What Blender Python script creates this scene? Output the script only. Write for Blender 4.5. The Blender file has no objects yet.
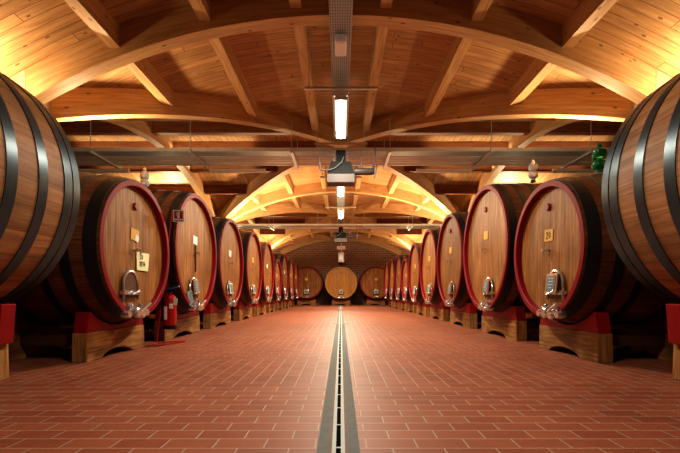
import bpy, math, random
from mathutils import Vector, Matrix
random.seed(7)
PI = math.pi
scn = bpy.context.scene
col = scn.collection

# ------------------------------------------------------------------ node helpers
def new_mat(name):
    m = bpy.data.materials.new(name); m.use_nodes = True
    nt = m.node_tree; nt.nodes.clear()
    out = nt.nodes.new('ShaderNodeOutputMaterial'); b = nt.nodes.new('ShaderNodeBsdfPrincipled')
    nt.links.new(b.outputs[0], out.inputs[0])
    return m, nt, b
def N(nt, t, **kw):
    n = nt.nodes.new(t)
    for k, v in kw.items(): setattr(n, k, v)
    return n
def val(nt, sock, v):
    if isinstance(v, (int, float, tuple, list)): sock.default_value = v
    else: nt.links.new(v, sock)
def mth(nt, op, a, b=None, c=None):
    n = N(nt, 'ShaderNodeMath', operation=op); val(nt, n.inputs[0], a)
    if b is not None: val(nt, n.inputs[1], b)
    if c is not None: val(nt, n.inputs[2], c)
    return n.outputs[0]
def mixc(nt, f, a, b, mode='MIX'):
    n = N(nt, 'ShaderNodeMix', data_type='RGBA', blend_type=mode)
    val(nt, n.inputs[0], f); val(nt, n.inputs[6], a); val(nt, n.inputs[7], b)
    return n.outputs[2]
def ramp(nt, f, stops):
    n = N(nt, 'ShaderNodeValToRGB'); e = n.color_ramp.elements
    while len(e) < len(stops): e.new(0.5)
    for x, (p, c) in zip(e, stops): x.position = p; x.color = (*c, 1) if len(c) == 3 else c
    val(nt, n.inputs[0], f); return n.outputs[0]
def c4(c): return (*c, 1)

def wood(name, dark, mid, light, plank=0.1, gap=0.02, gapdark=0.25, rough=0.55, var=0.35, knots=False, grain=1.0, joints=0, objvar=0.0, stain=0.0):
    """UV in metres: u across the planks, v along the grain"""
    m, nt, b = new_mat(name)
    uv = N(nt, 'ShaderNodeUVMap'); sp = N(nt, 'ShaderNodeSeparateXYZ'); nt.links.new(uv.outputs[0], sp.inputs[0])
    u, v = sp.outputs[0], sp.outputs[1]
    oi = N(nt, 'ShaderNodeObjectInfo')
    us = mth(nt, 'DIVIDE', u, plank); idx = mth(nt, 'FLOOR', us); fr = mth(nt, 'FRACT', us)
    seed = mth(nt, 'ADD', mth(nt, 'MULTIPLY', idx, 7.31), mth(nt, 'MULTIPLY', oi.outputs['Random'], 91.0))
    if joints:
        wn0 = N(nt, 'ShaderNodeTexWhiteNoise', noise_dimensions='1D'); nt.links.new(seed, wn0.inputs['W'])
        vs = mth(nt, 'ADD', mth(nt, 'DIVIDE', v, joints), wn0.outputs[0])
        seed = mth(nt, 'ADD', seed, mth(nt, 'MULTIPLY', mth(nt, 'FLOOR', vs), 3.17)); vfr = mth(nt, 'FRACT', vs)
    wn = N(nt, 'ShaderNodeTexWhiteNoise', noise_dimensions='1D'); nt.links.new(seed, wn.inputs['W'])
    cb = N(nt, 'ShaderNodeCombineXYZ')
    nt.links.new(mth(nt, 'MULTIPLY', u, 26.0 * grain), cb.inputs[0]); nt.links.new(mth(nt, 'MULTIPLY', v, 1.7 * grain), cb.inputs[1])
    nt.links.new(seed, cb.inputs[2])
    nz = N(nt, 'ShaderNodeTexNoise'); nz.inputs['Scale'].default_value = 1.0; nz.inputs['Detail'].default_value = 5; nz.inputs['Roughness'].default_value = .6
    nz.inputs['Distortion'].default_value = .6
    nt.links.new(cb.outputs[0], nz.inputs['Vector'])
    colr = ramp(nt, nz.outputs[0], [(0.28, dark), (0.5, mid), (0.72, light)])
    br = mth(nt, 'MULTIPLY_ADD', wn.outputs[0], var, 1.0 - var * .5)
    if objvar:
        br = mth(nt, 'MULTIPLY', br, mth(nt, 'MULTIPLY_ADD', oi.outputs['Random'], objvar, 1 - objvar * .5))
    hs = N(nt, 'ShaderNodeHueSaturation'); nt.links.new(colr, hs.inputs['Color']); nt.links.new(br, hs.inputs['Value'])
    colr = hs.outputs[0]
    if stain:
        tc = N(nt, 'ShaderNodeTexCoord'); n2 = N(nt, 'ShaderNodeTexNoise'); n2.inputs['Scale'].default_value = 2.2; n2.inputs['Detail'].default_value = 4
        nt.links.new(tc.outputs['Object'], n2.inputs['Vector'])
        colr = mixc(nt, mth(nt, 'MULTIPLY', ramp(nt, n2.outputs[0], [(.42, (0, 0, 0)), (.7, (1, 1, 1))]), stain), colr, c4(tuple(x * .35 for x in dark)))
    if knots:
        c2 = N(nt, 'ShaderNodeCombineXYZ'); nt.links.new(mth(nt, 'MULTIPLY', u, 7.0), c2.inputs[0]); nt.links.new(mth(nt, 'MULTIPLY', v, 3.0), c2.inputs[1])
        vo = N(nt, 'ShaderNodeTexVoronoi'); vo.inputs['Scale'].default_value = 1.0; nt.links.new(c2.outputs[0], vo.inputs['Vector'])
        k = mth(nt, 'LESS_THAN', vo.outputs['Distance'], 0.10)
        colr = mixc(nt, mth(nt, 'MULTIPLY', k, .8), colr, c4(tuple(x * .35 for x in dark)))
    if gap:
        g = mth(nt, 'LESS_THAN', mth(nt, 'MINIMUM', fr, mth(nt, 'SUBTRACT', 1.0, fr)), gap)
        if joints:
            g = mth(nt, 'MAXIMUM', g, mth(nt, 'LESS_THAN', vfr, .004))
        colr = mixc(nt, mth(nt, 'MULTIPLY', g, 1 - gapdark), colr, c4(tuple(x * .2 for x in dark)))
    nt.links.new(colr, b.inputs['Base Color'])
    b.inputs['Roughness'].default_value = rough; b.inputs['Specular IOR Level'].default_value = .3
    bp = N(nt, 'ShaderNodeBump'); bp.inputs['Strength'].default_value = .15; bp.inputs['Distance'].default_value = .01
    nt.links.new(nz.outputs[0], bp.inputs['Height']); nt.links.new(bp.outputs[0], b.inputs['Normal'])
    return m

def plain(name, c, rough=.5, metal=0.0, noise=0.0, scale=8.0, spec=.5, emit=None, estr=0):
    m, nt, b = new_mat(name)
    b.inputs['Roughness'].default_value = rough; b.inputs['Metallic'].default_value = metal; b.inputs['Specular IOR Level'].default_value = spec
    tc = N(nt, 'ShaderNodeTexCoord'); nz = N(nt, 'ShaderNodeTexNoise'); nz.inputs['Scale'].default_value = scale; nz.inputs['Detail'].default_value = 4
    nt.links.new(tc.outputs['Object'], nz.inputs['Vector'])
    f = mth(nt, 'MULTIPLY_ADD', nz.outputs[0], 2 * noise, 1 - noise)
    hs = N(nt, 'ShaderNodeHueSaturation'); hs.inputs['Color'].default_value = c4(c); nt.links.new(f, hs.inputs['Value'])
    nt.links.new(hs.outputs[0], b.inputs['Base Color'])
    if emit:
        b.inputs['Emission Color'].default_value = c4(emit); b.inputs['Emission Strength'].default_value = estr
    return m

def glassm(name, c, rough=.05, tr=.85):
    m, nt, b = new_mat(name)
    b.inputs['Base Color'].default_value = c4(c); b.inputs['Transmission Weight'].default_value = tr
    b.inputs['Roughness'].default_value = rough; b.inputs['IOR'].default_value = 1.3
    return m

M = {}
M['stave'] = wood('oak_staves', (.060, .020, .007), (.135, .048, .016), (.215, .088, .032), plank=.125, gap=.018, gapdark=.35, rough=.5, var=.45, stain=.45)
M['head'] = wood('oak_head', (.105, .038, .010), (.245, .098, .026), (.385, .182, .058), plank=.13, gap=.01, gapdark=.55, rough=.45, var=.3, objvar=.3, stain=.25)
M['near_stave'] = wood('oak_staves_pale', (.20, .085, .032), (.34, .155, .060), (.47, .25, .11), plank=.2, gap=.014, gapdark=.4, rough=.55, var=.4, grain=.8, stain=.35)
M['back_head'] = wood('oak_head_golden', (.25, .10, .02), (.44, .20, .045), (.56, .28, .08), plank=.14, gap=.012, gapdark=.5, rough=.45, var=.22)
M['board'] = wood('pine_boards', (.31, .165, .072), (.465, .275, .13), (.60, .385, .20), plank=.14, gap=.03, gapdark=.3, rough=.55, var=.22, knots=True, joints=2.6)
M['beam'] = wood('glulam_beam', (.41, .235, .105), (.57, .355, .175), (.69, .46, .245), plank=.12, gap=.012, gapdark=.75, rough=.5, var=.1, knots=True)
M['joist'] = wood('shaded_joist', (.14, .045, .018), (.21, .074, .028), (.27, .105, .042), plank=.12, gap=.012, gapdark=.75, rough=.5, var=.1, knots=True)  # beam timber with the shade of the side bays put into its colour
M['block'] = wood('raw_wood_block', (.14, .052, .014), (.33, .15, .045), (.50, .27, .095), plank=.4, gap=0, rough=.7, var=.2, stain=.5, objvar=.3)
M['red'] = plain('red_paint', (.25, .004, .006), .5, spec=.25, noise=.22, scale=6)
M['chime'] = plain('red_rim_paint', (.21, .003, .010), .45, noise=.2, scale=5, spec=.2)
M['tanrim'] = plain('tan_rim', (.42, .24, .08), .5, noise=.15)
M['hoop'] = plain('black_hoop', (.012, .014, .016), .42, metal=.25, noise=.3, scale=12)
M['near_hoop'] = plain('blue_black_hoop', (.040, .058, .070), .32, metal=.55, noise=.25, scale=14)
M['chrome'] = plain('chrome', (.70, .73, .74), .2, metal=.9, noise=.05)
M['brass'] = plain('copper_frame', (.55, .33, .18), .35, metal=.7, noise=.1)
M['slate'] = plain('slate', (.10, .14, .16), .5, noise=.25, scale=20)
M['chalk'] = plain('chalk', (.38, .42, .42), .8)
M['darkwood'] = plain('dark_hatch_wood', (.085, .03, .014), .5, noise=.3, scale=10)
M['yellow'] = plain('yellow_label', (.62, .33, .05), .55, noise=.2, scale=30)
M['white'] = plain('white_enamel', (.75, .73, .68), .45, noise=.05)
M['paper'] = plain('pale_yellow_paper', (.74, .74, .42), .7, noise=.06)
M['ink'] = plain('ink', (.02, .02, .03), .6)
M['plug'] = plain('red_plug', (.22, .03, .02), .5, noise=.2, scale=20)
M['steel'] = plain('galvanised', (.56, .57, .58), .42, metal=.3, noise=.15, scale=15)
M['pipe'] = plain('pipe_grey', (.66, .65, .64), .4, metal=.25, noise=.12)
M['palepipe'] = plain('pale_pipe', (.74, .72, .68), .4, metal=.2, noise=.08)
M['dullpipe'] = plain('dull_pipe', (.15, .13, .12), .5, metal=.3, noise=.1)
M['blackbox'] = plain('black_metal', (.010, .010, .010), .7, noise=.2, spec=.15)
M['browncase'] = plain('brown_grey_case', (.085, .062, .052), .5, metal=.1, noise=.1, spec=.3)
M['cream'] = plain('cream_plastic', (.80, .66, .56), .5, noise=.05, emit=(.8, .62, .5), estr=.07)  # faint glow added so the plastic looks lit
M['extred'] = plain('extinguisher_red', (.36, .004, .010), .3, noise=.05)
M['blue'] = plain('blue_plastic', (.03, .12, .35), .4)
M['plaster'] = plain('pier_plaster', (.50, .37, .25), .8, noise=.18, scale=5)
M['darkwall'] = plain('cellar_plaster', (.16, .10, .07), .9, noise=.2, scale=2)
M['lamp'] = plain('lamp_diffuser', (.9, .95, .93), .4, emit=(.90, 1.0, .95), estr=9)
M['concrete'] = plain('drain_concrete', (.15, .15, .14), .8, noise=.25, scale=14, spec=.15)
M['rust'] = plain('drain_rust', (.16, .11, .085), .8, noise=.3, scale=10)
M['rail'] = plain('drain_rail', (.42, .43, .40), .6, metal=.0, spec=.2, noise=.12, scale=20)
M['void'] = plain('drain_slot', (.004, .004, .005), .95, spec=.02)
M['glass'] = glassm('clear_glass', (.98, .96, .93), .12, .4)
M['green'] = glassm('green_glass', (.04, .30, .12), .15, .5)

def tray_mat():
    m, nt, b = new_mat('perforated_tray')
    uv = N(nt, 'ShaderNodeUVMap'); sp = N(nt, 'ShaderNodeSeparateXYZ'); nt.links.new(uv.outputs[0], sp.inputs[0])
    a = mth(nt, 'FRACT', mth(nt, 'DIVIDE', sp.outputs[0], .03)); c = mth(nt, 'FRACT', mth(nt, 'DIVIDE', sp.outputs[1], .05))
    g = mth(nt, 'MULTIPLY', mth(nt, 'GREATER_THAN', a, .5), mth(nt, 'GREATER_THAN', c, .4))
    nt.links.new(mixc(nt, g, (.40, .47, .52, 1), (.15, .165, .17, 1)), b.inputs['Base Color'])
    b.inputs['Metallic'].default_value = .1; b.inputs['Roughness'].default_value = .5
    return m
M['tray'] = tray_mat()

def floor_mat():
    m, nt, b = new_mat('terracotta_tiles')
    tc = N(nt, 'ShaderNodeTexCoord'); sp = N(nt, 'ShaderNodeSeparateXYZ'); nt.links.new(tc.outputs['Object'], sp.inputs[0])
    x, y = sp.outputs[0], sp.outputs[1]
    def brick(vec):
        n = N(nt, 'ShaderNodeTexBrick'); n.offset = .5; n.squash = 1.0
        n.inputs['Scale'].default_value = 1.0; n.inputs['Brick Width'].default_value = .25; n.inputs['Row Height'].default_value = .125
        n.inputs['Mortar Size'].default_value = .0045; n.inputs['Mortar Smooth'].default_value = .3; n.inputs['Bias'].default_value = 0
        n.inputs['Color1'].default_value = (.215, .056, .027, 1); n.inputs['Color2'].default_value = (.262, .078, .039, 1)
        n.inputs['Mortar'].default_value = (.33, .225, .16, 1)
        nt.links.new(vec, n.inputs['Vector']); return n
    c1 = N(nt, 'ShaderNodeCombineXYZ'); nt.links.new(x, c1.inputs[0]); nt.links.new(mth(nt, 'ADD', y, .075), c1.inputs[1])
    c2 = N(nt, 'ShaderNodeCombineXYZ'); nt.links.new(y, c2.inputs[0]); nt.links.new(x, c2.inputs[1])
    b1, b2 = brick(c1.outputs[0]), brick(c2.outputs[0])
    t = mth(nt, 'DIVIDE', mth(nt, 'SUBTRACT', y, 3.3), 2.25)
    band = mth(nt, 'MULTIPLY', mth(nt, 'GREATER_THAN', t, 0.0), mth(nt, 'LESS_THAN', mth(nt, 'FRACT', t), .5))
    colr = mixc(nt, band, b1.outputs['Color'], b2.outputs['Color'])
    nz = N(nt, 'ShaderNodeTexNoise'); nz.inputs['Scale'].default_value = 1.3; nz.inputs['Detail'].default_value = 5
    nt.links.new(tc.outputs['Object'], nz.inputs['Vector'])
    hs = N(nt, 'ShaderNodeHueSaturation'); nt.links.new(colr, hs.inputs['Color']); nt.links.new(mth(nt, 'MULTIPLY_ADD', nz.outputs[0], .5, .75), hs.inputs['Value'])
    nt.links.new(hs.outputs[0], b.inputs['Base Color'])
    b.inputs['Roughness'].default_value = .5; b.inputs['Specular IOR Level'].default_value = .22
    bp = N(nt, 'ShaderNodeBump'); bp.inputs['Strength'].default_value = .3; bp.inputs['Distance'].default_value = .003
    f = N(nt, 'ShaderNodeMix', data_type='FLOAT'); nt.links.new(band, f.inputs[0]); nt.links.new(b1.outputs['Fac'], f.inputs[2]); nt.links.new(b2.outputs['Fac'], f.inputs[3])
    nt.links.new(mth(nt, 'SUBTRACT', 1.0, f.outputs[0]), bp.inputs['Height']); nt.links.new(bp.outputs[0], b.inputs['Normal'])
    return m
M['floor'] = floor_mat()

def brick_mat():
    m, nt, b = new_mat('wall_brick')
    uv = N(nt, 'ShaderNodeUVMap')
    n = N(nt, 'ShaderNodeTexBrick'); n.inputs['Scale'].default_value = 1.0; n.inputs['Brick Width'].default_value = .40; n.inputs['Row Height'].default_value = .15
    n.inputs['Mortar Size'].default_value = .016; n.inputs['Mortar Smooth'].default_value = .4
    n.inputs['Color1'].default_value = (.27, .145, .105, 1); n.inputs['Color2'].default_value = (.35, .20, .15, 1); n.inputs['Mortar'].default_value = (.50, .38, .30, 1)
    nt.links.new(uv.outputs[0], n.inputs['Vector']); nt.links.new(n.outputs['Color'], b.inputs['Base Color'])
    b.inputs['Roughness'].default_value = .85
    return m
M['brick'] = brick_mat()

# ------------------------------------------------------------------ mesh builder
class MB:
    def __init__(s): s.v = []; s.f = []; s.uv = []
    def face(s, idx, uvs): s.f.append(idx); s.uv.append(uvs)
    def quadstrip(s, rows, uvrows, close=False):
        """rows: list of lists of points, same length"""
        n = len(rows[0]); base = len(s.v)
        for r in rows: s.v += [tuple(p) for p in r]
        for i in range(len(rows) - 1):
            for j in range(n if close else n - 1):
                k = (j + 1) % n
                a, b_, c, d = base + i * n + j, base + i * n + k, base + (i + 1) * n + k, base + (i + 1) * n + j
                ua, ub = uvrows[i][j], uvrows[i][j + 1]; uc, ud = uvrows[i + 1][j + 1], uvrows[i + 1][j]
                s.face((a, b_, c, d), (ua, ub, uc, ud))
        return s
    def box(s, c, d, rz=0, ry=0, rx=0):
        hx, hy, hz = d[0] / 2, d[1] / 2, d[2] / 2
        R = Matrix.Rotation(rz, 3, 'Z') @ Matrix.Rotation(ry, 3, 'Y') @ Matrix.Rotation(rx, 3, 'X')
        base = len(s.v); L = [Vector((x, y, z)) for x in (-hx, hx) for y in (-hy, hy) for z in (-hz, hz)]
        s.v += [tuple(R @ p + Vector(c)) for p in L]
        lng = max(range(3), key=lambda i: d[i])
        for f in ((0, 1, 3, 2), (4, 6, 7, 5), (0, 4, 5, 1), (2, 3, 7, 6), (0, 2, 6, 4), (1, 5, 7, 3)):
            uvs = []
            pts = [L[i] for i in f]
            ext = [max(p[i] for p in pts) - min(p[i] for p in pts) for i in range(3)]
            ax = [i for i in range(3) if ext[i] > 1e-9] or [0, 1]
            if len(ax) < 2: ax = [0, 1]
            vi = lng if lng in ax else ax[1]; ui = [i for i in ax if i != vi][0]
            for p in pts: uvs.append((p[ui] + .06, p[vi]))
            s.face(tuple(base + i for i in f), tuple(uvs))
        return s
    def tube(s, pts, r, n=8, caps=True, closed=False):
        pts = [Vector(p) for p in pts]; m = len(pts); rows = []; uvr = []; L = 0
        prev = None
        for i, p in enumerate(pts):
            if closed: t = pts[(i + 1) % m] - pts[i - 1]
            else: t = pts[min(i + 1, m - 1)] - pts[max(i - 1, 0)]
            t.normalize()
            if prev is None:
                a = Vector((0, 0, 1)) if abs(t.z) < .9 else Vector((1, 0, 0)); u = t.cross(a).normalized()
            else:
                u = (prev - t * prev.dot(t)).normalized()
            prev = u; w = t.cross(u)
            rr = r[i] if isinstance(r, (list, tuple)) else r
            if i: L += (p - pts[i - 1]).length
            rows.append([p + (u * math.cos(2 * PI * k / n) + w * math.sin(2 * PI * k / n)) * rr for k in range(n)])
            uvr.append([(2 * PI * rr * k / n, L) for k in range(n + 1)])
        if closed: rows.append(rows[0]); uvr.append(uvr[0])
        base = len(s.v); s.quadstrip(rows, uvr, close=True)
        if caps and not closed:
            s.face(tuple(base + k for k in range(n))[::-1], tuple((0, 0) for _ in range(n)))
            s.face(tuple(base + (len(rows) - 1) * n + k for k in range(n)), tuple((0, 0) for _ in range(n)))
        return s
    def lathe(s, prof, c=(0, 0, 0), axis='z', n=32, closed_prof=False, um=None):
        """prof: list of (r, h) along the axis"""
        rows = []; uvr = []; L = 0
        pr = list(prof) + ([prof[0]] if closed_prof else [])
        rm = um or max(p[0] for p in prof)
        for i, (r, h) in enumerate(pr):
            if i: L += math.hypot(r - pr[i - 1][0], h - pr[i - 1][1])
            row = []
            for k in range(n):
                a = 2 * PI * k / n; ca, sa = r * math.cos(a), r * math.sin(a)
                if axis == 'z': p = (c[0] + ca, c[1] + sa, c[2] + h)
                elif axis == 'y': p = (c[0] + ca, c[1] + h, c[2] + sa)
                else: p = (c[0] + h, c[1] + ca, c[2] + sa)
                row.append(p)
            rows.append(row); uvr.append([(2 * PI * rm * k / n, L) for k in range(n + 1)])
        return s.quadstrip(rows, uvr, close=True)
    def disc(s, r, c, axis='y', n=48, uvscale=1.0):
        base = len(s.v); uv = []
        for k in range(n):
            a = 2 * PI * k / n; ca, sa = r * math.cos(a), r * math.sin(a)
            s.v.append((c[0] + ca, c[1], c[2] + sa) if axis == 'y' else (c[0] + ca, c[1] + sa, c[2])); uv.append((ca + 5.03, sa))
        s.face(tuple(range(base, base + n)), tuple(uv)); return s
    def sweep(s, pts, lat, w, tops):
        """rectangular beam: pts = bottom centre line, lat = lateral unit vector, tops = z of the upper face"""
        lat = Vector(lat); rows = []; uvr = []; L = 0
        pts = [Vector(p) for p in pts]
        for i, p in enumerate(pts):
            if i: L += (p - pts[i - 1]).length
            t = Vector((p.x, p.y, tops[i])); h = tops[i] - p.z
            a, b_, c, d = p - lat * w / 2, p + lat * w / 2, t + lat * w / 2, t - lat * w / 2
            rows.append([a, b_, c, d]); o = .02
            uvr.append([(o, L), (o + w, L), (o + w + h, L), (o + 2 * w + h, L), (o + 2 * w + 2 * h, L)])
        base = len(s.v); s.quadstrip(rows, uvr, close=True)
        s.face((base + 3, base + 2, base + 1, base), ((0, 0), (0, .2), (.2, .2), (.2, 0)))
        e = base + (len(pts) - 1) * 4
        s.face((e, e + 1, e + 2, e + 3), ((0, 0), (0, .2), (.2, .2), (.2, 0)))
        return s
    def extrude(s, prof, y0, y1):
        """prof: list of ((xb,zb),(xt,zt)) column samples, extruded along y"""
        rows = []; uvr = []
        for (xb, zb), (xt, zt) in prof:
            rows.append([(xb, y0, zb), (xt, y0, zt), (xt, y1, zt), (xb, y1, zb)])
            uvr.append([(zb, xb), (zt, xt), (zt + y1 - y0, xt), (zt * 2 - zb + y1 - y0, xb), (zt * 2 - zb + 2 * (y1 - y0), xb)])
        base = len(s.v); s.quadstrip(rows, uvr, close=True)
        for e, rev in ((base, False), (base + (len(prof) - 1) * 4, True)):
            idx = (e, e + 1, e + 2, e + 3); q = [rows[0 if not rev else -1][k] for k in range(4)]
            uv = tuple((p[1] + .1, p[2]) for p in q)
            s.face(idx if not rev else idx[::-1], uv if not rev else uv[::-1])
        return s
    def mesh(s, name, mat, smooth=False):
        me = bpy.data.meshes.new(name); me.from_pydata(s.v, [], s.f)
        ul = me.uv_layers.new(name='UVMap'); k = 0
        flat = []
        for uvs in s.uv:
            for u in uvs: flat += [u[0], u[1]]
        ul.data.foreach_set('uv', flat)
        if mat: me.materials.append(mat)
        me.update()
        import bmesh
        bm = bmesh.new(); bm.from_mesh(me); bmesh.ops.recalc_face_normals(bm, faces=bm.faces); bm.to_mesh(me); bm.free()
        if smooth:
            me.polygons.foreach_set('use_smooth', [True] * len(me.polygons))
            try: me.set_sharp_from_angle(angle=math.radians(35))
            except Exception: pass
        return me

def link(name, me, parent=None, loc=None, kind=None):
    o = bpy.data.objects.new(name, me); col.objects.link(o)
    if parent: o.parent = parent
    if loc: o.location = loc
    if kind: o['kind'] = kind
    return o
def part(name, mb, mat, parent=None, smooth=False, label=None, kind=None):
    o = link(name, mb.mesh(name, M[mat] if isinstance(mat, str) else mat, smooth), parent, kind=kind)
    if label: o['label'] = label
    return o
def thing(name, label, cat, loc=(0, 0, 0), rz=0, group=None):
    o = bpy.data.objects.new(name, None); col.objects.link(o); o.empty_display_size = .1
    o.location = loc; o.rotation_euler = (0, 0, rz); o['label'] = label; o['category'] = cat
    if group: o['group'] = group
    return o
def tag(o, label, cat, group=None):
    o['label'] = label; o['category'] = cat
    if group: o['group'] = group
    return o
def bev(o, w=.01, seg=2):
    m = o.modifiers.new('bevel', 'BEVEL'); m.width = w; m.segments = seg; m.limit_method = 'ANGLE'; return o
def dup(root, loc, rz=None, label=None, group=None):
    r = root.copy(); col.objects.link(r); r.location = loc
    if rz is not None: r.rotation_euler = (0, 0, rz)
    if label: r['label'] = label
    if group: r['group'] = group
    for ch in list(root.children):
        c = ch.copy(); col.objects.link(c); c.parent = r
        for g in ch.children:
            d = g.copy(); col.objects.link(d); d.parent = c
    return r

# ------------------------------------------------------------------ camera
EYE = .75
cam = bpy.data.cameras.new('camera'); co = bpy.data.objects.new('camera', cam); col.objects.link(co)
cam.sensor_width = 36; cam.lens = 397 / 680 * 36; cam.shift_x = -.0012; cam.shift_y = 67 / 680; cam.clip_start = .05
co.location = (0, 0, EYE); co.rotation_euler = (PI / 2, 0, 0); scn.camera = co

# ------------------------------------------------------------------ room shell
RI, RB = 8.1, 8.46
APEX_I, APEX_B = 4.40, 4.76
def hi(v): return APEX_I - (RI - math.sqrt(RI * RI - v * v))
def hb(v): return APEX_B - (RB - math.sqrt(RB * RB - v * v))
YB = 27.5; XW = 7.6; HALF = 4.4
BAYS = [9.9, 18.7]

mb = MB(); mb.box((0, 12, -.05), (2 * XW, 31.4, .1)); fl = part('floor', mb, 'floor', kind='structure')
def wall(name, pts, mat='darkwall'):
    m = MB(); a, b_, c, d = [Vector(p) for p in pts]
    w = (b_ - a).length; h = (d - a).length
    m.v += [tuple(a), tuple(b_), tuple(c), tuple(d)]; m.face((0, 1, 2, 3), ((0, 0), (w, 0), (w, h), (0, h)))
    return part(name, m, mat, kind='structure')
wall('wall_back', [(-XW, YB, 0), (XW, YB, 0), (XW, YB, 5.2), (-XW, YB, 5.2)], 'brick')
wall('wall_left', [(-XW, 5.5, 0), (-XW, YB, 0), (-XW, YB, 5.2), (-XW, 5.5, 5.2)])
wall('wall_right', [(XW, 5.5, 0), (XW, YB, 0), (XW, YB, 5.2), (XW, 5.5, 5.2)])
for s, nm in ((-1, 'left'), (1, 'right')):
    wall('wall_' + nm + '_front', [(s * 5.3, -3, 0), (s * 5.3, 5.5, 0), (s * 5.3, 5.5, 3.2), (s * 5.3, -3, 3.2)])
    wall('wall_' + nm + '_return', [(s * 4.8, 5.52, 0), (s * XW, 5.52, 0), (s * XW, 5.52, 3.55), (s * 4.8, 5.52, 3.55)])
wall('wall_front', [(-5.3, -3, 0), (5.3, -3, 0), (5.3, -3, 5), (-5.3, -3, 5)])

# ceiling: boards of the cross vaults, beams as its parts
cm = MB()
def arc(v):  # arc length
    return RB * math.asin(v / RB)
def main_web(m, P, sgn, x_max=HALF, n=44, k=8):
    rows = []; uvr = []
    for i in range(n + 1):
        x = -x_max + 2 * x_max * i / n; row = []; ur = []
        for j in range(k + 1):
            t = abs(x) + (HALF - abs(x)) * j / k
            row.append((x, P + sgn * t, hb(x))); ur.append((P + sgn * t, arc(x)))
        rows.append(row); uvr.append(ur)
    m.quadstrip(rows, uvr)
def side_web(m, P, sx, ta=-HALF, tb=HALF, n=44, k=6):
    rows = []; uvr = []
    for i in range(n + 1):
        t = ta + (tb - ta) * i / n; row = []; ur = []
        for j in range(k + 1):
            x = abs(t) + (XW - abs(t)) * j / k
            row.append((sx * x, P + t, hb(t))); ur.append((x, arc(t)))
        rows.append(row); uvr.append(ur)
    m.quadstrip(rows, uvr)
for P in BAYS:
    main_web(cm, P, -1); main_web(cm, P, 1); side_web(cm, P, -1); side_web(cm, P, 1)
main_web(cm, YB, -1); side_web(cm, YB, -1, -HALF, 0, 22); side_web(cm, YB, 1, -HALF, 0, 22)
rows = []; uvr = []
for i in range(49):
    x = -5.3 + 10.6 * i / 48
    rows.append([(x, -3, hb(x)), (x, 5.5, hb(x))]); uvr.append([(-3, arc(x)), (5.5, arc(x))])
cm.quadstrip(rows, uvr)
ceil = part('ceiling', cm, 'board', kind='structure', smooth=True)

def cross_arch(y, w=.2, x_max=4.13):
    n = 40; xs = [-x_max + 2 * x_max * i / n for i in range(n + 1)]
    part('arch_beam', MB().sweep([(x, y, hi(x)) for x in xs], (0, 1, 0), w, [hb(x) + .02 for x in xs]), 'beam', ceil)
def long_arch(x, P, ta=-4.2, tb=4.2, w=.2):
    n = 32; ts = [ta + (tb - ta) * i / n for i in range(n + 1)]
    part('arch_beam', MB().sweep([(x, P + t, hi(t)) for t in ts], (1, 0, 0), w, [hb(t) + .02 for t in ts]), 'beam', ceil)
def groin(P, sx, sy, w=.2):
    n = 24; a = [4.25 * i / n for i in range(n + 1)]
    q = 1 / math.sqrt(2)
    part('groin_beam', MB().sweep([(sx * v, P + sy * v, hi(v)) for v in a], (-sx * q * sy, q, 0) if sx * sy > 0 else (q, q, 0), w, [hb(v) + .02 for v in a]), 'beam', ceil)
LINES = (.59, 1.78, 2.97)
RD, RW = .25, .15
def rafter(p, q, z, lat, mat='beam', nm='rafter'):
    part(nm, MB().sweep([(p[0], p[1], z - RD), (q[0], q[1], z - RD)], lat, RW, [z + .03, z + .03]), mat, ceil)
for y in (-.6, 5.3, 14.3, 23.1, 27.32): cross_arch(y)
for s in (-1, 1):
    for v in LINES:
        rafter((s * v, -.5), (s * v, 5.2), hb(v), (1, 0, 0))
    for P in BAYS + [YB]:
        far = P < YB
        for v in LINES:
            rafter((s * v, P - HALF), (s * v, P - v), hb(v), (1, 0, 0))
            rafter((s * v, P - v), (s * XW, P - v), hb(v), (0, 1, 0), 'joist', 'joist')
            if far:
                rafter((s * v, P + v), (s * v, P + HALF), hb(v), (1, 0, 0))
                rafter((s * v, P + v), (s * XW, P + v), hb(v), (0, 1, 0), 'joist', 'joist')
        groin(P, s, -1)
        if far: groin(P, s, 1)
        long_arch(s * 4.5, P, tb=4.2 if far else -.02)
for s, nm in ((-1, 'left'), (1, 'right')):
    for y in (5.5, 14.3, 23.1):
        o = part('pier', MB().box((s * (4.46 if y < 6 else 4.5), y - (.03 if y < 6 else 0), 1.85), (.68 if y < 6 else .6, .56 if y < 6 else .5, 3.7)), 'plaster', ceil)
        bev(o, .02)

# ------------------------------------------------------------------ casks
def belly(rh, rb, L, y): return rh + (rb - rh) * (1 - (2 * y / L - 1) ** 2)
cache = {}
def cpart(name, key, fn, mat, parent, smooth=False, label=None):
    k = (name, key, mat)
    if k not in cache: cache[k] = fn().mesh(name, M[mat], smooth)
    o = link(name, cache[k], parent)
    if label: o['label'] = label
    return o

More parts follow.
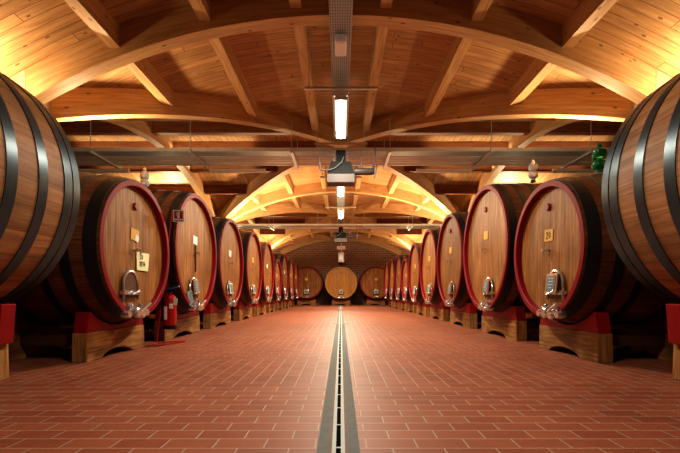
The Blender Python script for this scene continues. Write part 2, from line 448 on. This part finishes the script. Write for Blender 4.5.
def chime_mb(rh, zc, y0=-.004, dep=.085, th=.072):
    # ring: outer edge flush with the staves, inner edge down to the head
    return MB().lathe([(rh + .004, y0 + .03), (rh - .003, y0), (rh - th + .008, y0), (rh - th, y0 + .01), (rh - th, y0 + dep)], (0, 0, zc), 'y', 72)
def strokes(mb, polys, w, y, sc, ox, oz):
    for pl in polys:
        for a, b_ in zip(pl, pl[1:]):
            ax, az, bx, bz = ox + a[0] * sc, oz + a[1] * sc, ox + b_[0] * sc, oz + b_[1] * sc
            L = math.hypot(bx - ax, bz - az); ang = math.atan2(bz - az, bx - ax)
            mb.box(((ax + bx) / 2, y, (az + bz) / 2), (L + w * .6, .002, w), ry=-ang)
    return mb
TWO = [(0, .8), (.15, 1), (.4, 1), (.5, .8), (.4, .55), (0, 0), (.55, 0)]
ZERO = [(.25, 1), (.05, .75), (0, .35), (.2, 0), (.42, .2), (.5, .65), (.25, 1)]
def shift(p, dx): return [(a + dx, b_) for a, b_ in p]

def make_hatch(root, yh, zc, plaque=True, frame='brass', dx=0.0):
    """manhole door near the foot of the head: frame, dark door, crossbar with screw"""
    z0 = .69
    pts = [(-.17, -.02), (-.17, .15)] + [(-.17 * math.cos(a), .15 + .18 * math.sin(a)) for a in [PI * i / 10 for i in range(1, 10)]] + [(.17, .15), (.17, -.02)]
    def f():
        m = MB(); prof = [((x * .9, z0), (x * .9, z0 + max(z - .01, .02))) for x, z in pts[1:-1]]
        return m.extrude(prof, yh - .03, yh + .01)
    h = cpart('hatch_door', ('hd', yh), f, 'darkwood', root, label='small dark arched hatch door'); h.location.x = dx
    cpart('hatch_rim', ('hr', yh), lambda: MB().tube([(x, yh - .032, z0 + z) for x, z in pts], .016, 8), 'chrome', h, True, 'bright steel rim of the hatch')
    def bar():
        m = MB(); m.box((0, yh - .05, z0 + .07), (.40, .025, .05)); m.box((-.185, yh - .03, z0 + .07), (.03, .04, .04)); m.box((.185, yh - .03, z0 + .07), (.03, .04, .04))
        return m
    cpart('crossbar', ('cb', yh), bar, 'chrome', h)
    def screw():
        m = MB(); m.lathe([(.0, -.05), (.022, -.05), (.022, .0), (.0, .0)], (0, yh - .05, z0 + .07), 'y', 14)
        m.tube([(-.08, yh - .09, z0 + .05), (.08, yh - .09, z0 + .09)], .012, 8)
        return m
    cpart('screw_handle', ('sh', yh), screw, 'chrome', h, True)
    if plaque:
        def tilt(m):   # lean the plaque against the hatch
            for v in range(len(m.v)):
                x, y, z = m.v[v]; m.v[v] = (x, y + (z - .87) * .12, z)
            return m
        q = cpart('plaque', ('pq', yh), lambda: tilt(MB().box((0, yh - .075, .87), (.235, .018, .235))), frame, root, label='framed slate plate leaning on the hatch'); q.location.x = dx
        cpart('slate', ('sl', yh), lambda: tilt(MB().box((0, yh - .083, .87), (.185, .012, .18))), 'slate', q)
        def ch():
            m = MB()
            for i, (a, w) in enumerate(((0, .12), (.01, .10), (-.01, .11), (.0, .07))): m.box((a, yh - .09, (.93 - i * .037)), (w, .004, .011))
            return tilt(m)
        cpart('chalk_lines', ('cl', yh), ch, 'chalk', q)

def make_valve(root, yh, zv=.52, dx=0.0):
    def f():
        m = MB()
        m.lathe([(.0, -.02), (.085, -.02), (.085, .02), (.0, .02)], (0, yh - .02, zv + .02), 'y', 24)
        m.lathe([(.0, -.14), (.05, -.14), (.062, -.13), (.062, -.10), (.042, -.09), (.042, 0)], (-.04, yh - .02, zv), 'y', 20)
        m.tube([(-.22, yh - .085, zv - .01), (.22, yh - .085, zv - .01)], .022, 10)
        for sx in (-1, 1):
            m.lathe([(0, -.05), (.04, -.05), (.046, -.03), (.046, .03), (.04, .05), (0, .05)], (sx * .21, yh - .085, zv - .01), 'y', 16)
            m.lathe([(0, -.03), (.022, -.03), (.03, 0), (.022, .03), (0, .03)], (sx * .13, yh - .08, zv + .075), 'y', 12)
            m.box((sx * .13, yh - .07, zv + .05), (.035, .04, .12))
        m.lathe([(0, -.03), (.045, -.03), (.058, 0), (.045, .03), (0, .03)], (.085, yh - .12, zv - .02), 'y', 16)
        return m
    v = cpart('outlet_valve', ('ov', yh), f, 'chrome', root, True, 'shiny steel outlet valve at the foot of the cask head'); v.location.x = dx
    cpart('lever', ('lv', yh), lambda: MB().tube([(.03, yh - .14, zv + .01), (.13, yh - .15, zv + .06), (.25, yh - .15, zv + .11)], [.016, .013, .016], 8), 'chrome', v, True)
    cpart('wing_nut', ('wn', yh), lambda: MB().box((-.10, yh - .13, zv + .035), (.09, .02, .04), ry=.5).box((-.10, yh - .13, zv + .035), (.03, .04, .03)), 'chrome', v)

def make_cask(label, group, loc, rz, rh, L, z_bot=.455, bulge=.09, hoops=None, rim='chime', stave='stave', head='head',
              hoopmat='hoop', front=True, number=None, labelmat='yellow', plaque=True, hatch=True, plug=True, tap=True, tube=False, frame='brass', smallplate=False, dx=0.0):
    zc = z_bot + rh; rb = rh + bulge; key = (round(rh, 3), L, z_bot, bulge)
    root = thing('wine_cask', label, 'cask', loc, rz, group)
    def staves():
        n = 20; prof = [(rh - .05, .0)] + [(belly(rh, rb, L, L * i / n), L * i / n) for i in range(n + 1)] + [(rh - .05, L)]
        return MB().lathe(prof, (0, 0, zc), 'y', 96, um=rh)
    cpart('staves', key, staves, stave, root, True)
    hd = cpart('head', key, lambda: MB().disc(rh - .05, (0, .07, zc), 'y', 72), head, root)
    cpart('rear_head', key, lambda: MB().disc(rh - .03, (0, L - .05, zc), 'y', 48), head, root)
    cpart('rim', key, lambda: chime_mb(rh, zc), rim, root, True, 'red painted rim around the head' if rim == 'chime' else None)
    hoops = hoops or [(.028, .15), (.29, .38), (.54, .62)]
    hs = list(hoops) + [(L - b_, L - a) for a, b_ in reversed(hoops) if L - b_ > hoops[-1][1]]
    for a, b_ in hs:
        cpart('hoop', key + (round(a, 3),), lambda: MB().lathe([(belly(rh, rb, L, a), a), (belly(rh, rb, L, a) + .009, a), (belly(rh, rb, L, (a + b_) / 2) + .009, (a + b_) / 2), (belly(rh, rb, L, b_) + .009, b_), (belly(rh, rb, L, b_), b_)], (0, 0, zc), 'y', 96), hoopmat, root, True)
    if front:
        yh = .07
        if plug:
            cpart('bung', key, lambda: MB().lathe([(0, -.03), (.04, -.03), (.047, -.02), (.047, .01)], (0, yh, zc + .64 * rh), 'y', 18), 'plug', root, True, 'dark red round bung high on the head')
        if labelmat:
            nl = cpart('number_label', key, lambda: MB().box((0, yh - .004, zc + .22 * rh), (.195, .006, .145), ry=.06), labelmat, root, label='small yellow label on the head')
            if not plaque and hatch: part('torn_patch', MB().box((.035, yh - .010, zc + .22 * rh - .04), (.08, .004, .085), ry=.3), 'white', nl, label='white torn patch on the label')
            if number:
                m = MB(); strokes(m, [TWO, shift(ZERO, .85)], .012, yh - .008, .075, -.055, zc + .22 * rh - .036)
                part('digits', m, 'ink', nl)
        if tap:
            t = cpart('sample_tap', key, lambda: MB().lathe([(0, -.08), (.016, -.08), (.016, 0)], (0, yh, zc + .0), 'y', 12).box((0, yh - .075, zc - .03), (.016, .016, .06)).box((-.04, yh - .07, zc + .004), (.07, .014, .018)), 'chrome', root, True)
        if tube:
            cpart('level_tube', key, lambda: MB().box((0, yh - .012, zc - .10), (.04, .02, .46)), 'darkwood', root, label='dark vertical strip down the head')
        if hatch: make_hatch(root, yh, zc, plaque, frame=frame, dx=dx)
        make_valve(root, yh, dx=dx)
        if smallplate:
            cpart('plate', ('spl',), lambda: MB().box((-.38, yh - .06, .68), (.20, .014, .23), rx=-.1, ry=-.25), 'slate', root, label='loose grey plate propped beside the valve')
    return root

def make_cradle(label, group, loc, rz, rh, L, z_bot=.455, bulge=.09, hw=.64, hrb=None, hrt=None, zs=.316, zt=.545, y0=.26, y1=.43):
    hrb = hrb if hrb is not None else hw - .012; hrt = hrt if hrt is not None else hw - .06
    zc = z_bot + rh; rb = rh + bulge
    root = thing('cask_cradle', label, 'cradle', loc, rz, group)
    key = (round(rh, 3), L, z_bot, hw)
    for a, b_, nm in ((y0, y1, 'f'), (L - y1, L - y0, 'r')):
        R = max(belly(rh, rb, L, a), belly(rh, rb, L, b_)) + .013
        def blk():
            prof = []
            n = 28
            for i in range(n + 1):
                x = -hw + 2 * hw * i / n; q = (x + .03) / (.52 * hw)
                zb = .085 * max(0, 1 - q * q) ** .6 if abs(q) < 1 else 0
                prof.append(((x, zb), (x * (1 - .015), zs)))
            return MB().extrude(prof, a, b_)
        def sad():
            prof = []; n = 32
            for i in range(n + 1):
                x = -1 + 2 * i / n; xt = x * hrt
                d = R * R - xt * xt
                zz = zc - math.sqrt(d) if d > 0 else zt
                prof.append(((x * hrb, zs + .001), (xt, max(zs + .03, min(zt, zz)))))
            return MB().extrude(prof, a + .008, b_ - .008)
        bev(cpart('base_block', key + (nm,), blk, 'block', root, label='bare wooden block with an arched underside'), .008)
        bev(cpart('saddle', key + (nm,), sad, 'red', root, label='red painted curved saddle'), .006)
    for q in (-1, 1):
        cpart('stretcher', key + (q,), lambda: MB().box((q * hw * .6, L / 2, .22), (.10, L - 2 * y1 + .02, .12)), 'darkwood', root)
    return root

ORD = ['first', 'second', 'third', 'fourth', 'fifth', 'sixth', 'seventh', 'eighth', 'ninth']
XH = 2.50
S, Mx, Lx = .83, 1.015, 1.085
rowR = [(4.90, S, 1.58, .09), (7.02, Lx, 1.68, .03), (9.28, 1.07, 1.68, .03), (11.5, 1.07, 1.68, .025), (13.7, 1.01, 1.68, .04), (15.65, S, 1.6, .04), (17.55, .99, 1.68, .03), (19.75, 1.0, 1.68, .07), (22.1, 1.0, 1.68, .07)]
rowL = [(4.95, S + .01, 1.58, .09), (7.0, 1.01, 1.68, .07), (9.2, 1.0, 1.68, .07), (11.6, 1.04, 1.68, .06), (13.85, 1.03, 1.68, .06), (15.95, S, 1.6, .06), (18.1, 1.03, 1.68, .06), (20.4, 1.02, 1.68, .06), (22.7, 1.01, 1.68, .06)]
look = {('right', 0): 'and yellow label marked 20', ('left', 0): 'and pale paper note', ('left', 1): 'behind the red fire extinguisher'}
for side, row, sx in (('left', rowL, -1), ('right', rowR, 1)):
    for i, (z, r, L, bu) in enumerate(row):
        x = sx * XH; rz = -PI / 2 * sx
        ex = look.get((side, i))
        lab = ('wooden wine cask with red rim ' + ex) if ex else f'big wooden wine cask with red rim, {ORD[i]} from the front in the {side} row'
        if ex and i == 0: lab += f', front of the {side} row'
        kw = {}
        if (side, i) == ('left', 0): kw = dict(plaque=False)
        elif (side, i) == ('left', 1): kw = dict(tube=True, labelmat='white', frame='brass', smallplate=True, plug=False)
        elif (side, i) == ('right', 0): kw = dict(number='20')
        elif side == 'left': kw = dict(labelmat='yellow' if i % 2 else 'white', plug=False, frame='white')
        elif i > 2: kw = dict(plug=False, frame='white')
        make_cask(lab, f'casks of the {side} row', (x, z, 0), rz, r, L, bulge=bu, dx=.2 if sx > 0 else -.15, **kw)
        small = r < .9
        make_cradle(f'red saddle cradle on wood blocks under the {ORD[i]} cask of the {side} row', f'cradles of the {side} row', (x, z, 0), rz, r, L, bulge=bu, hw=.635 if small else .78, zt=.545)

# near casks, lying along the aisle
for sx, side in ((-1, 'left'), (1, 'right')):
    make_cask(f'huge pale oak cask with blue-black hoops cut off by the {side} edge of the photo', 'huge near casks', (sx * 3.535, 3.66, 0), PI, 1.13, 1.80, z_bot=.55, bulge=.025,
              hoops=[(.012, .105), (.125, .225), (.43, .53), (.74, .84)], rim='near_rim' if False else 'hoop', stave='near_stave', hoopmat='near_hoop', front=False)
    make_cradle(f'red saddle cradle under the huge cask at the {side} edge of the photo', 'cradles of the huge near casks', (sx * 3.535, 3.66, 0), PI, 1.13, 1.80, z_bot=.55, bulge=.025,
                hw=.625, hrb=.665, hrt=.69, zt=.66, y0=.17, y1=.34)

# three casks across the end of the aisle
for i, (x, nm) in enumerate(((-2.2, 'left'), (0.02, 'middle'), (2.26, 'right'))):
    mid = nm == 'middle'
    lab = 'golden wooden cask with plain tan rim in the middle of the back wall' if mid else f'darker wooden cask with red rim on the {nm} of the back wall trio'
    make_cask(lab, None if mid else 'red rimmed casks at the back wall', (x, 25.3, 0), 0, 1.03, 1.8, z_bot=.40, bulge=.05, rim='tanrim' if mid else 'chime', head='back_head' if mid else 'head', labelmat=None if mid else 'yellow', tap=False, frame='white', plug=mid)
    make_cradle(f'red saddle cradle under the {nm} cask of the back wall trio', 'cradles at the back wall', (x, 25.3, 0), 0, 1.03, 1.8, z_bot=.40, bulge=.05, hw=.6, zs=.3, zt=.46)

# paper note on the first left cask (its face looks along +X)
nx = -XH - .07
m = MB(); hw = .115
m.v += [(-.165, 0, .112), (.165, 0, .118), (.115, -.006, -.118), (-.165, -.004, -.115), (-.165, .004, .112), (.165, .004, .118), (.115, -.002, -.118), (-.165, 0, -.115)]
for f in ((0, 1, 2, 3), (7, 6, 5, 4), (0, 4, 5, 1), (1, 5, 6, 2), (2, 6, 7, 3), (3, 7, 4, 0)): m.face(f, ((0, 0),) * 4)
note = thing('paper_note', 'pale yellow handwritten paper note stuck on the front left cask head', 'note', (nx + .012, 4.95 + .19, 1.16), PI / 2)
part('sheet', m, 'paper', note)
m = MB()
strokes(m, [TWO, shift(ZERO, .8)], .007, -.008, .055, -.095, .03)
S_ = [(.5, .9), (.2, 1), (0, .8), (.45, .3), (.3, 0), (0, .1)]; E_ = [(.5, 1), (0, 1), (0, .5), (.4, .5), (0, .5), (0, 0), (.5, 0)]
T_ = [(0, 1), (.6, 1), (.3, 1), (.3, 0)]; A_ = [(0, 0), (.3, 1), (.6, 0), (.45, .4), (.15, .4)]
strokes(m, [S_, shift(E_, .7), shift(T_, 1.4), shift(A_, 2.1)], .007, -.010, .05, -.105, -.055)
part('handwriting', m, 'ink', note)

# ------------------------------------------------------------------ glass airlocks on top of the casks
def airlock(label, loc, mat):
    t = thing('airlock', label, 'airlock', loc, 0, 'glass airlocks on the casks')
    part('bulb', MB().lathe([(.0, 0), (.035, 0), (.035, .03), (.075, .06), (.085, .10), (.07, .145), (.04, .16), (.07, .18), (.078, .22), (.075, .27), (.045, .30), (.0, .305)], (0, 0, 0), 'z', 20), mat, t, True)
    part('cap', MB().lathe([(0, .30), (.03, .30), (.032, .34), (.012, .37), (0, .372)], (0, 0, 0), 'z', 14), 'white' if mat == 'glass' else 'green', t, True)
    part('stopper', MB().lathe([(0, -.03), (.045, -.03), (.04, .015), (0, .015)], (0, 0, 0), 'z', 14), 'darkwood', t, True)
airlock('clear glass airlock standing on the second cask of the left row', (-3.46, 7.0, .455 + 2 * 1.01 + .09 + .03), 'glass')
airlock('clear glass airlock standing on the second cask of the right row', (3.40, 7.02, .455 + 2 * 1.085 + .09 + .03), 'glass')
airlock('green glass airlock half hidden behind the huge right cask', (3.19, 4.9, .455 + 2 * .83 + .085 + .04), 'green')

# ------------------------------------------------------------------ fire extinguisher on its stand
st = thing('extinguisher_stand', 'thin red leaning stand holding fire extinguisher and sign between casks', 'stand', (-2.66, 5.86, 0))
part('pole', MB().tube([(-.06, 0, .02), (.17, 0, 1.98)], .010, 8), 'extred', st, True)
part('foot', MB().tube([(-.06, 0, .02), (-.05, -.26, .015), (-.02, -.29, .015), (.06, -.26, .015), (.27, .24, .015), (.25, .30, .015), (.18, .28, .015), (-.06, 0, .02)], .010, 8), 'extred', st, True)
part('hook', MB().tube([(.04, 0, .70), (.09, -.03, .705), (.15, -.05, .68)], .009, 6), 'extred', st, True)
ex = thing('fire_extinguisher', 'red fire extinguisher with blue lever hanging on the stand', 'fire extinguisher', (-2.475, 5.76, .235))
part('cylinder', MB().lathe([(0, .035), (.078, .035), (.085, .05), (.085, .42), (.07, .475), (.035, .50), (.022, .505), (.022, .54), (0, .54)], (0, 0, 0), 'z', 28), 'extred', ex, True)
part('base_ring', MB().lathe([(0, 0), (.08, 0), (.088, .01), (.088, .055), (.08, .06)], (0, 0, 0), 'z', 28), 'blackbox', ex, True)
vh = part('valve_head', MB().lathe([(0, .53), (.028, .53), (.028, .575), (0, .58)], (0, 0, 0), 'z', 14).box((.03, 0, .56), (.10, .03, .025)), 'blackbox', ex)
part('lever', MB().box((.05, 0, .595), (.17, .035, .022), ry=-.3), 'blue', vh, label='blue squeeze lever')
part('hose', MB().tube([(-.02, -.01, .56), (-.07, -.02, .57), (-.105, -.03, .50), (-.108, -.03, .36), (-.105, -.03, .2), (-.10, -.035, .13)], [.012] * 5 + [.018], 8), 'blackbox', ex, True)
def curved_label(a0, a1, z0, z1, r=.0865):
    rows = []; uvr = []
    for i in range(9):
        a = a0 + (a1 - a0) * i / 8; rows.append([(r * math.cos(a), r * math.sin(a), z0), (r * math.cos(a), r * math.sin(a), z1)]); uvr.append([(0, 0), (0, 1)])
    return MB().quadstrip(rows, uvr)
part('round_sticker', curved_label(math.radians(-75), math.radians(-40), .30, .37), 'white', ex)
part('instruction_text', curved_label(math.radians(-140), math.radians(-95), .14, .33), 'cream', ex)
part('inspection_tag', MB().box((.085, -.05, .40), (.075, .004, .10), ry=.1), 'white', ex)
sg = thing('extinguisher_sign', 'small red and white fire extinguisher pictogram sign on the stand', 'sign', (-2.385, 5.835, 1.89), math.radians(10))
part('plate', MB().box((0, 0, 0), (.155, .006, .175)), 'white', sg)
part('red_field', MB().box((0, -.005, .014), (.118, .004, .112)), 'extred', sg)
part('pictogram', MB().box((.0, -.009, .0), (.036, .003, .07)).lathe([(0, -.0015), (.018, -.0015), (.018, .0015), (0, .0015)], (0, -.009, .036), 'y', 14).box((.012, -.009, .058), (.045, .003, .008)).box((-.03, -.009, .03), (.008, .003, .05)), 'white', sg)
part('caption', MB().box((-.03, -.005, -.07), (.05, .003, .010)).box((.03, -.005, -.07), (.04, .003, .010)), 'ink', sg)

# ------------------------------------------------------------------ floor drain
dr = thing('floor_drain', 'long straight channel drain running down the middle of the tiled floor', 'drain', (-.0115, 0, 0))
Y0, Y1 = -2.8, 25.0; ym, yl = (Y0 + Y1) / 2, Y1 - Y0
for s in (-1, 1):
    part('edging', MB().box((s * .076, ym, .002), (.053, yl, .006)), 'concrete', dr, label='grey edging strip')
    part('seam', MB().box((s * .041, ym, .002), (.018, yl, .005)), 'rust', dr, label='brown stained seam')
    part('rail', MB().box((s * .0215, ym, .004), (.020, yl, .01)), 'rail', dr, label='pale metal rail')
part('slot', MB().box((0, ym, .001), (.026, yl, .004)), 'void', dr, label='dark open slot')
m = MB(); y = 1.92 - .335 * 12
while y < Y1:
    m.box((0, y, .003), (.026, .014, .006)); y += .335
part('grate_bars', m, 'rail', dr)
part('joint_plate', MB().box((0.02, 9.9, .006), (.44, .09, .012)), 'rail', dr, label='pale metal plate across the drain')

# ------------------------------------------------------------------ overhead services
ct = thing('cable_tray', 'perforated grey cable tray running along the ridge of the vault', 'cable tray', (0, 0, 4.13))
part('tray', MB().box((0, 3.4, 0), (.27, 10.4, .012)), 'tray', ct)
for s in (-1, 1): part('side_rail', MB().box((s * .135, 3.4, .03), (.008, 10.4, .07)), 'steel', ct)
ct2 = thing('cable_tray', 'perforated grey cable tray along the ridge beyond the heaters', 'cable tray', (0, 0, 4.13))
part('tray', MB().box((0, 14.95, 0), (.27, 8.6, .012)), 'tray', ct2)
for s in (-1, 1): part('side_rail', MB().box((s * .135, 14.95, .03), (.008, 8.6, .07)), 'steel', ct2)
eb = thing('emergency_light', 'cream oblong box mounted under the cable tray', 'emergency light', (0, 5.3, 4.06))
bev(part('case', MB().box((0, 0, 0), (.155, .34, .10)), 'cream', eb), .02)
part('lens', MB().box((0, 0, -.052), (.11, .27, .006)), 'cream', eb)

LZ = 3.86
lamps = [(1.6, None), (6.25, 'brightest fluorescent lamp, nearest under the cable tray'), (10.95, 'second fluorescent lamp from the front, just beyond the slatted heater'),
         (14.65, 'third fluorescent lamp from the front under the ridge'), (20.5, 'farthest fluorescent lamp before the brick back wall')]
lamp_proto = None
for y, lab in lamps:
    if lab is None: pass          # a lamp of the same row behind the camera: only its light reaches the picture
    elif lamp_proto is None:
        lamp_proto = thing('fluorescent_lamp', lab, 'lamp', (0, y, LZ), 0, 'ridge lamps')
        part('housing', MB().box((0, .8, .03), (.25, 1.62, .05)), 'palepipe', lamp_proto)
        m = MB(); rows = []; uvr = []
        for i in range(13):
            a = PI + PI * i / 12; rows.append([(.066 * math.cos(a), .03, .004 + .066 * math.sin(a)), (.066 * math.cos(a), 1.57, .004 + .066 * math.sin(a))]); uvr.append([(0, 0), (0, 1)])
        m.quadstrip(rows, uvr); part('diffuser', m, 'lamp', lamp_proto, True)
        for s in (-1, 1): part('reflector', MB().box((s * .11, .8, -.01), (.012, 1.6, .07), ry=s * .55), 'white', lamp_proto)
        for yy in (.015, 1.585): part('end_cap', MB().box((0, yy, -.015), (.19, .03, .08)), 'palepipe', lamp_proto)
    else: dup(lamp_proto, (0, y, LZ), label=lab)
    L_ = bpy.data.lights.new('lamp_light', 'AREA'); L_.shape = 'RECTANGLE'; L_.size = .12; L_.size_y = .9; L_.energy = {1.6: 90, 6.25: 195, 10.95: 260, 14.65: 270}.get(y, 270); L_.color = (1.0, .93, .76) if y < 10 else (1.0, .86, .62); L_.spread = math.radians(168)
    lo = bpy.data.objects.new('lamp_light', L_); col.objects.link(lo); lo.location = (0, y + .5, LZ - .075)

strut_p = None
for y, z, lab in ((6.15, 3.93, 'perforated hanger strut at the near end of the brightest lamp'), (8.55, 3.98, 'perforated hanger strut just before the crossing pipes'), (10.85, 3.93, 'perforated hanger strut just behind the slatted heater'),
               (12.62, 3.9, 'perforated hanger strut at the far end of the second lamp'), (14.55, 3.9, 'perforated hanger strut at the near end of the third lamp'), (20.4, 3.9, 'perforated hanger strut before the farthest lamp')):
    if strut_p is None:
        strut_p = thing('hanger_strut', lab, 'strut', (0, y, z), 0, 'ceiling hanger struts')
        part('channel', MB().box((0, 0, 0), (1.14, .042, .035)), 'steel', strut_p)
        for s in (-1, 1): part('rod', MB().tube([(s * .5, 0, 0), (s * .5, 0, APEX_B - 3.93)], .006, 6), 'steel', strut_p)
    else: dup(strut_p, (0, y, z), label=lab)

def pipe_run(y, zb, tagw, n):
    W = 7.4
    t = thing('cable_tray', f'wide grey cable tray crossing the vault {tagw}', 'cable tray', (0, y - .45, zb))
    part('tray', MB().box((0, 0, .005), (2 * W, .30, .012)), 'tray', t)
    for s in (-1, 1): part('side_rail', MB().box((0, s * .15, .04), (2 * W, .01, .08)), 'pipe', t)
    for dy, r, mt, nm in ((-.16, .045, 'pipe', 'thin steel pipe beside the tray'), (.0, .055, 'pipe', 'thick steel pipe in the middle of the bundle'), (.18, .06, 'palepipe', 'pale pipe behind the steel ones'), (.36, .05, 'pipe', 'rearmost dull pipe of the bundle')):
        tag(part('service_pipe', MB().tube([(-W, y + dy, zb + r), (W, y + dy, zb + r)], r, 12), mt, None, True), f'{nm}, crossing the vault {tagw}', 'pipe', 'pipes crossing the vault')
    for s, sd in ((-1, 'left'), (1, 'right')):
        for x, nm in ((1.06, 'innermost'), (3.25, 'middle'), (5.4, 'outermost'))[:n]:
            o = thing('pipe_bracket', f'{nm} bracket under the crossing pipes, {sd} half, {tagw}', 'bracket', (s * x, y, zb - .025), 0, 'brackets under the pipes')
            part('channel', MB().box((0, -.06, 0), (.06, 1.20, .045)), 'steel', o)
            part('rod', MB().tube([(0, -.63, 0), (0, -.63, .72)], .007, 6), 'steel', o)
            part('rod', MB().tube([(0, .5, 0), (0, .5, .68)], .007, 6), 'steel', o)
pipe_run(9.2, 3.83, 'in the near bay', 3)
pipe_run(18.6, 3.83, 'in the far bay', 3)
for s, sd in ((-1, 'left'), (1, 'right')):
    for x, nm in ((2.5, 'inner'), (5.8, 'outer')):
        o = thing('batten_light', f'unlit white batten tube under the crossing pipes, {sd} side, {nm}', 'lamp', (s * x, 9.62, 3.745), 0, 'unlit batten lights')
        part('tube', MB().tube([(-.62, 0, -.02), (.62, 0, -.02)], .045, 12), 'white', o, True)
        for q in (-1, 1): part('end_cap', MB().tube([(q * .62, 0, -.02), (q * .67, 0, -.02)], .05, 12), 'palepipe', o, True)

def heater(y, lab, hang=.90):
    t = thing('unit_heater', lab, 'heater', (0, y, 3.18), 0, 'heaters hung from the ridge')
    m = MB()   # tapering black hood
    lo_, up = .27, .20
    rows = [[(-lo_, -.18, 0), (lo_, -.18, 0), (lo_, .18, 0), (-lo_, .18, 0)], [(-up, -.15, .25), (up, -.15, .25), (up, .15, .25), (-up, .15, .25)]]
    m.quadstrip(rows, [[(0, 0)] * 5] * 2, close=True); m.face((4, 5, 6, 7), ((0, 0),) * 4); m.face((3, 2, 1, 0), ((0, 0),) * 4)
    part('hood', m, 'blackbox', t)
    g = part('grille', MB().box((0, 0, -.09), (.55, .34, .17)), 'browncase', t)
    m = MB()
    for i in range(9): m.box((-.22 + i * .055, -.175, -.09), (.016, .012, .14))
    part('slats', m, 'browncase', g)
    part('connector', MB().box((0, -.02, .38), (.19, .14, .24)), 'blackbox', t)
    for q in (-.14, .14): part('hanger', MB().tube([(q, 0, .25), (q, 0, hang)], .010, 6), 'steel', t)
    part('motor', MB().lathe([(0, .27), (.06, .27), (.07, .30), (.07, .66), (.05, .69), (0, .69)], (0, 0, .09), 'x', 20), 'browncase', t, True)
    part('motor_bracket', MB().box((.72, 0, .09), (.035, .1, .26), ry=.2).box((.68, 0, .18), (.05, .07, .05)), 'dullpipe', t)
    part('pipe_loop', MB().tube([(-.10, -.1, .38), (-.43, -.1, .38), (-.43, -.1, .13), (-.40, -.1, .09), (-.25, -.1, .09)], .014, 8), 'dullpipe', t, True)
    part('pipe_loop', MB().tube([(.10, -.1, .38), (.42, -.1, .38), (.42, -.1, .17), (.22, -.1, .17)], .014, 8), 'dullpipe', t, True)
    part('pipe_loop', MB().tube([(.70, -.1, .58), (.70, -.1, .20), (.24, -.1, .165)], .012, 8), 'dullpipe', t, True)
    part('cable', MB().tube([(.06, -.16, .34), (.02, -.19, .22), (-.12, -.20, .10), (-.25, -.21, .05)], .011, 6), 'dullpipe', t, True)
heater(8.2, 'black hooded heater with slatted grille and side motor, nearer of the two')
heater(17.55, 'black hooded heater with side motor farther along the ridge')
wf = thing('hanging_fan_unit', 'white boxy unit hanging on a stalk above the middle back cask', 'fan unit', (0.02, 25.0, 2.70))
bev(part('case', MB().box((0, 0, .32), (.38, .30, .62)), 'white', wf), .03)
part('vent', MB().box((0, -.152, .36), (.24, .008, .34)), 'pipe', wf)
part('nozzle', MB().lathe([(0, -.16), (.07, -.16), (.12, 0), (0, 0)], (0, 0, .02), 'z', 16), 'blackbox', wf, True)
part('stalk', MB().tube([(0, 0, .62), (0, 0, 2.06)], .035, 10), 'pipe', wf, True)
part('junction_box', MB().box((0, 0, .92), (.52, .2, .22)), 'cream', wf)

# ------------------------------------------------------------------ warm up-lights among the beams
WARM = (1.0, .69, .38)
def strip(x, y, z, e, L=4.6):
    L_ = bpy.data.lights.new('strip_light', 'AREA'); L_.shape = 'RECTANGLE'; L_.size = L; L_.size_y = .05; L_.energy = e; L_.color = (1, .78, .5)
    o = bpy.data.objects.new('strip_light', L_); col.objects.link(o); o.location = (x, y, z); o.rotation_euler = (PI, 0, 0)
def up(x, y, z, e, r=.25, c=WARM, ry=0.0):
    L_ = bpy.data.lights.new('uplight', 'AREA'); L_.shape = 'DISK'; L_.size = r * 2; L_.energy = e; L_.color = c
    o = bpy.data.objects.new('uplight', L_); col.objects.link(o); o.location = (x, y, z); o.rotation_euler = (PI, ry, 0)
for s in (-1, 1):
    up(s * 4.25, 4.7, 3.08, 31, .12)
    up(s * 3.75, 6.3, 3.0, 55, .12)
    up(s * 5.6, 13.0, 3.35, 110, .15, (1, .75, .45)); strip(s * 4.6, 10.30, 4.50, 11); strip(s * 4.8, 11.45, 4.36, 12)
    up(s * 2.1, 13.7, 2.5, 120, .2); up(s * 3.3, 13.9, 2.9, 45, .12)
    up(s * 3.9, 15.2, 2.85, 110, .15); up(s * 3.7, 22.0, 2.85, 70, .15)
    up(s * 5.6, 21.7, 3.35, 90, .15); up(s * 5.2, 20.0, 3.55, 30, .12)
    up(s * 3.9, 24.0, 2.85, 60, .15); up(s * 5.6, 25.6, 2.9, 40)

w = bpy.data.worlds.new('world'); scn.world = w; w.use_nodes = True
w.node_tree.nodes['Background'].inputs[0].default_value = (.9, .7, .5, 1); w.node_tree.nodes['Background'].inputs[1].default_value = .05
scn.view_settings.view_transform = 'Standard'
scn.view_settings.look = 'Medium High Contrast'
scn.view_settings.exposure = 0.0
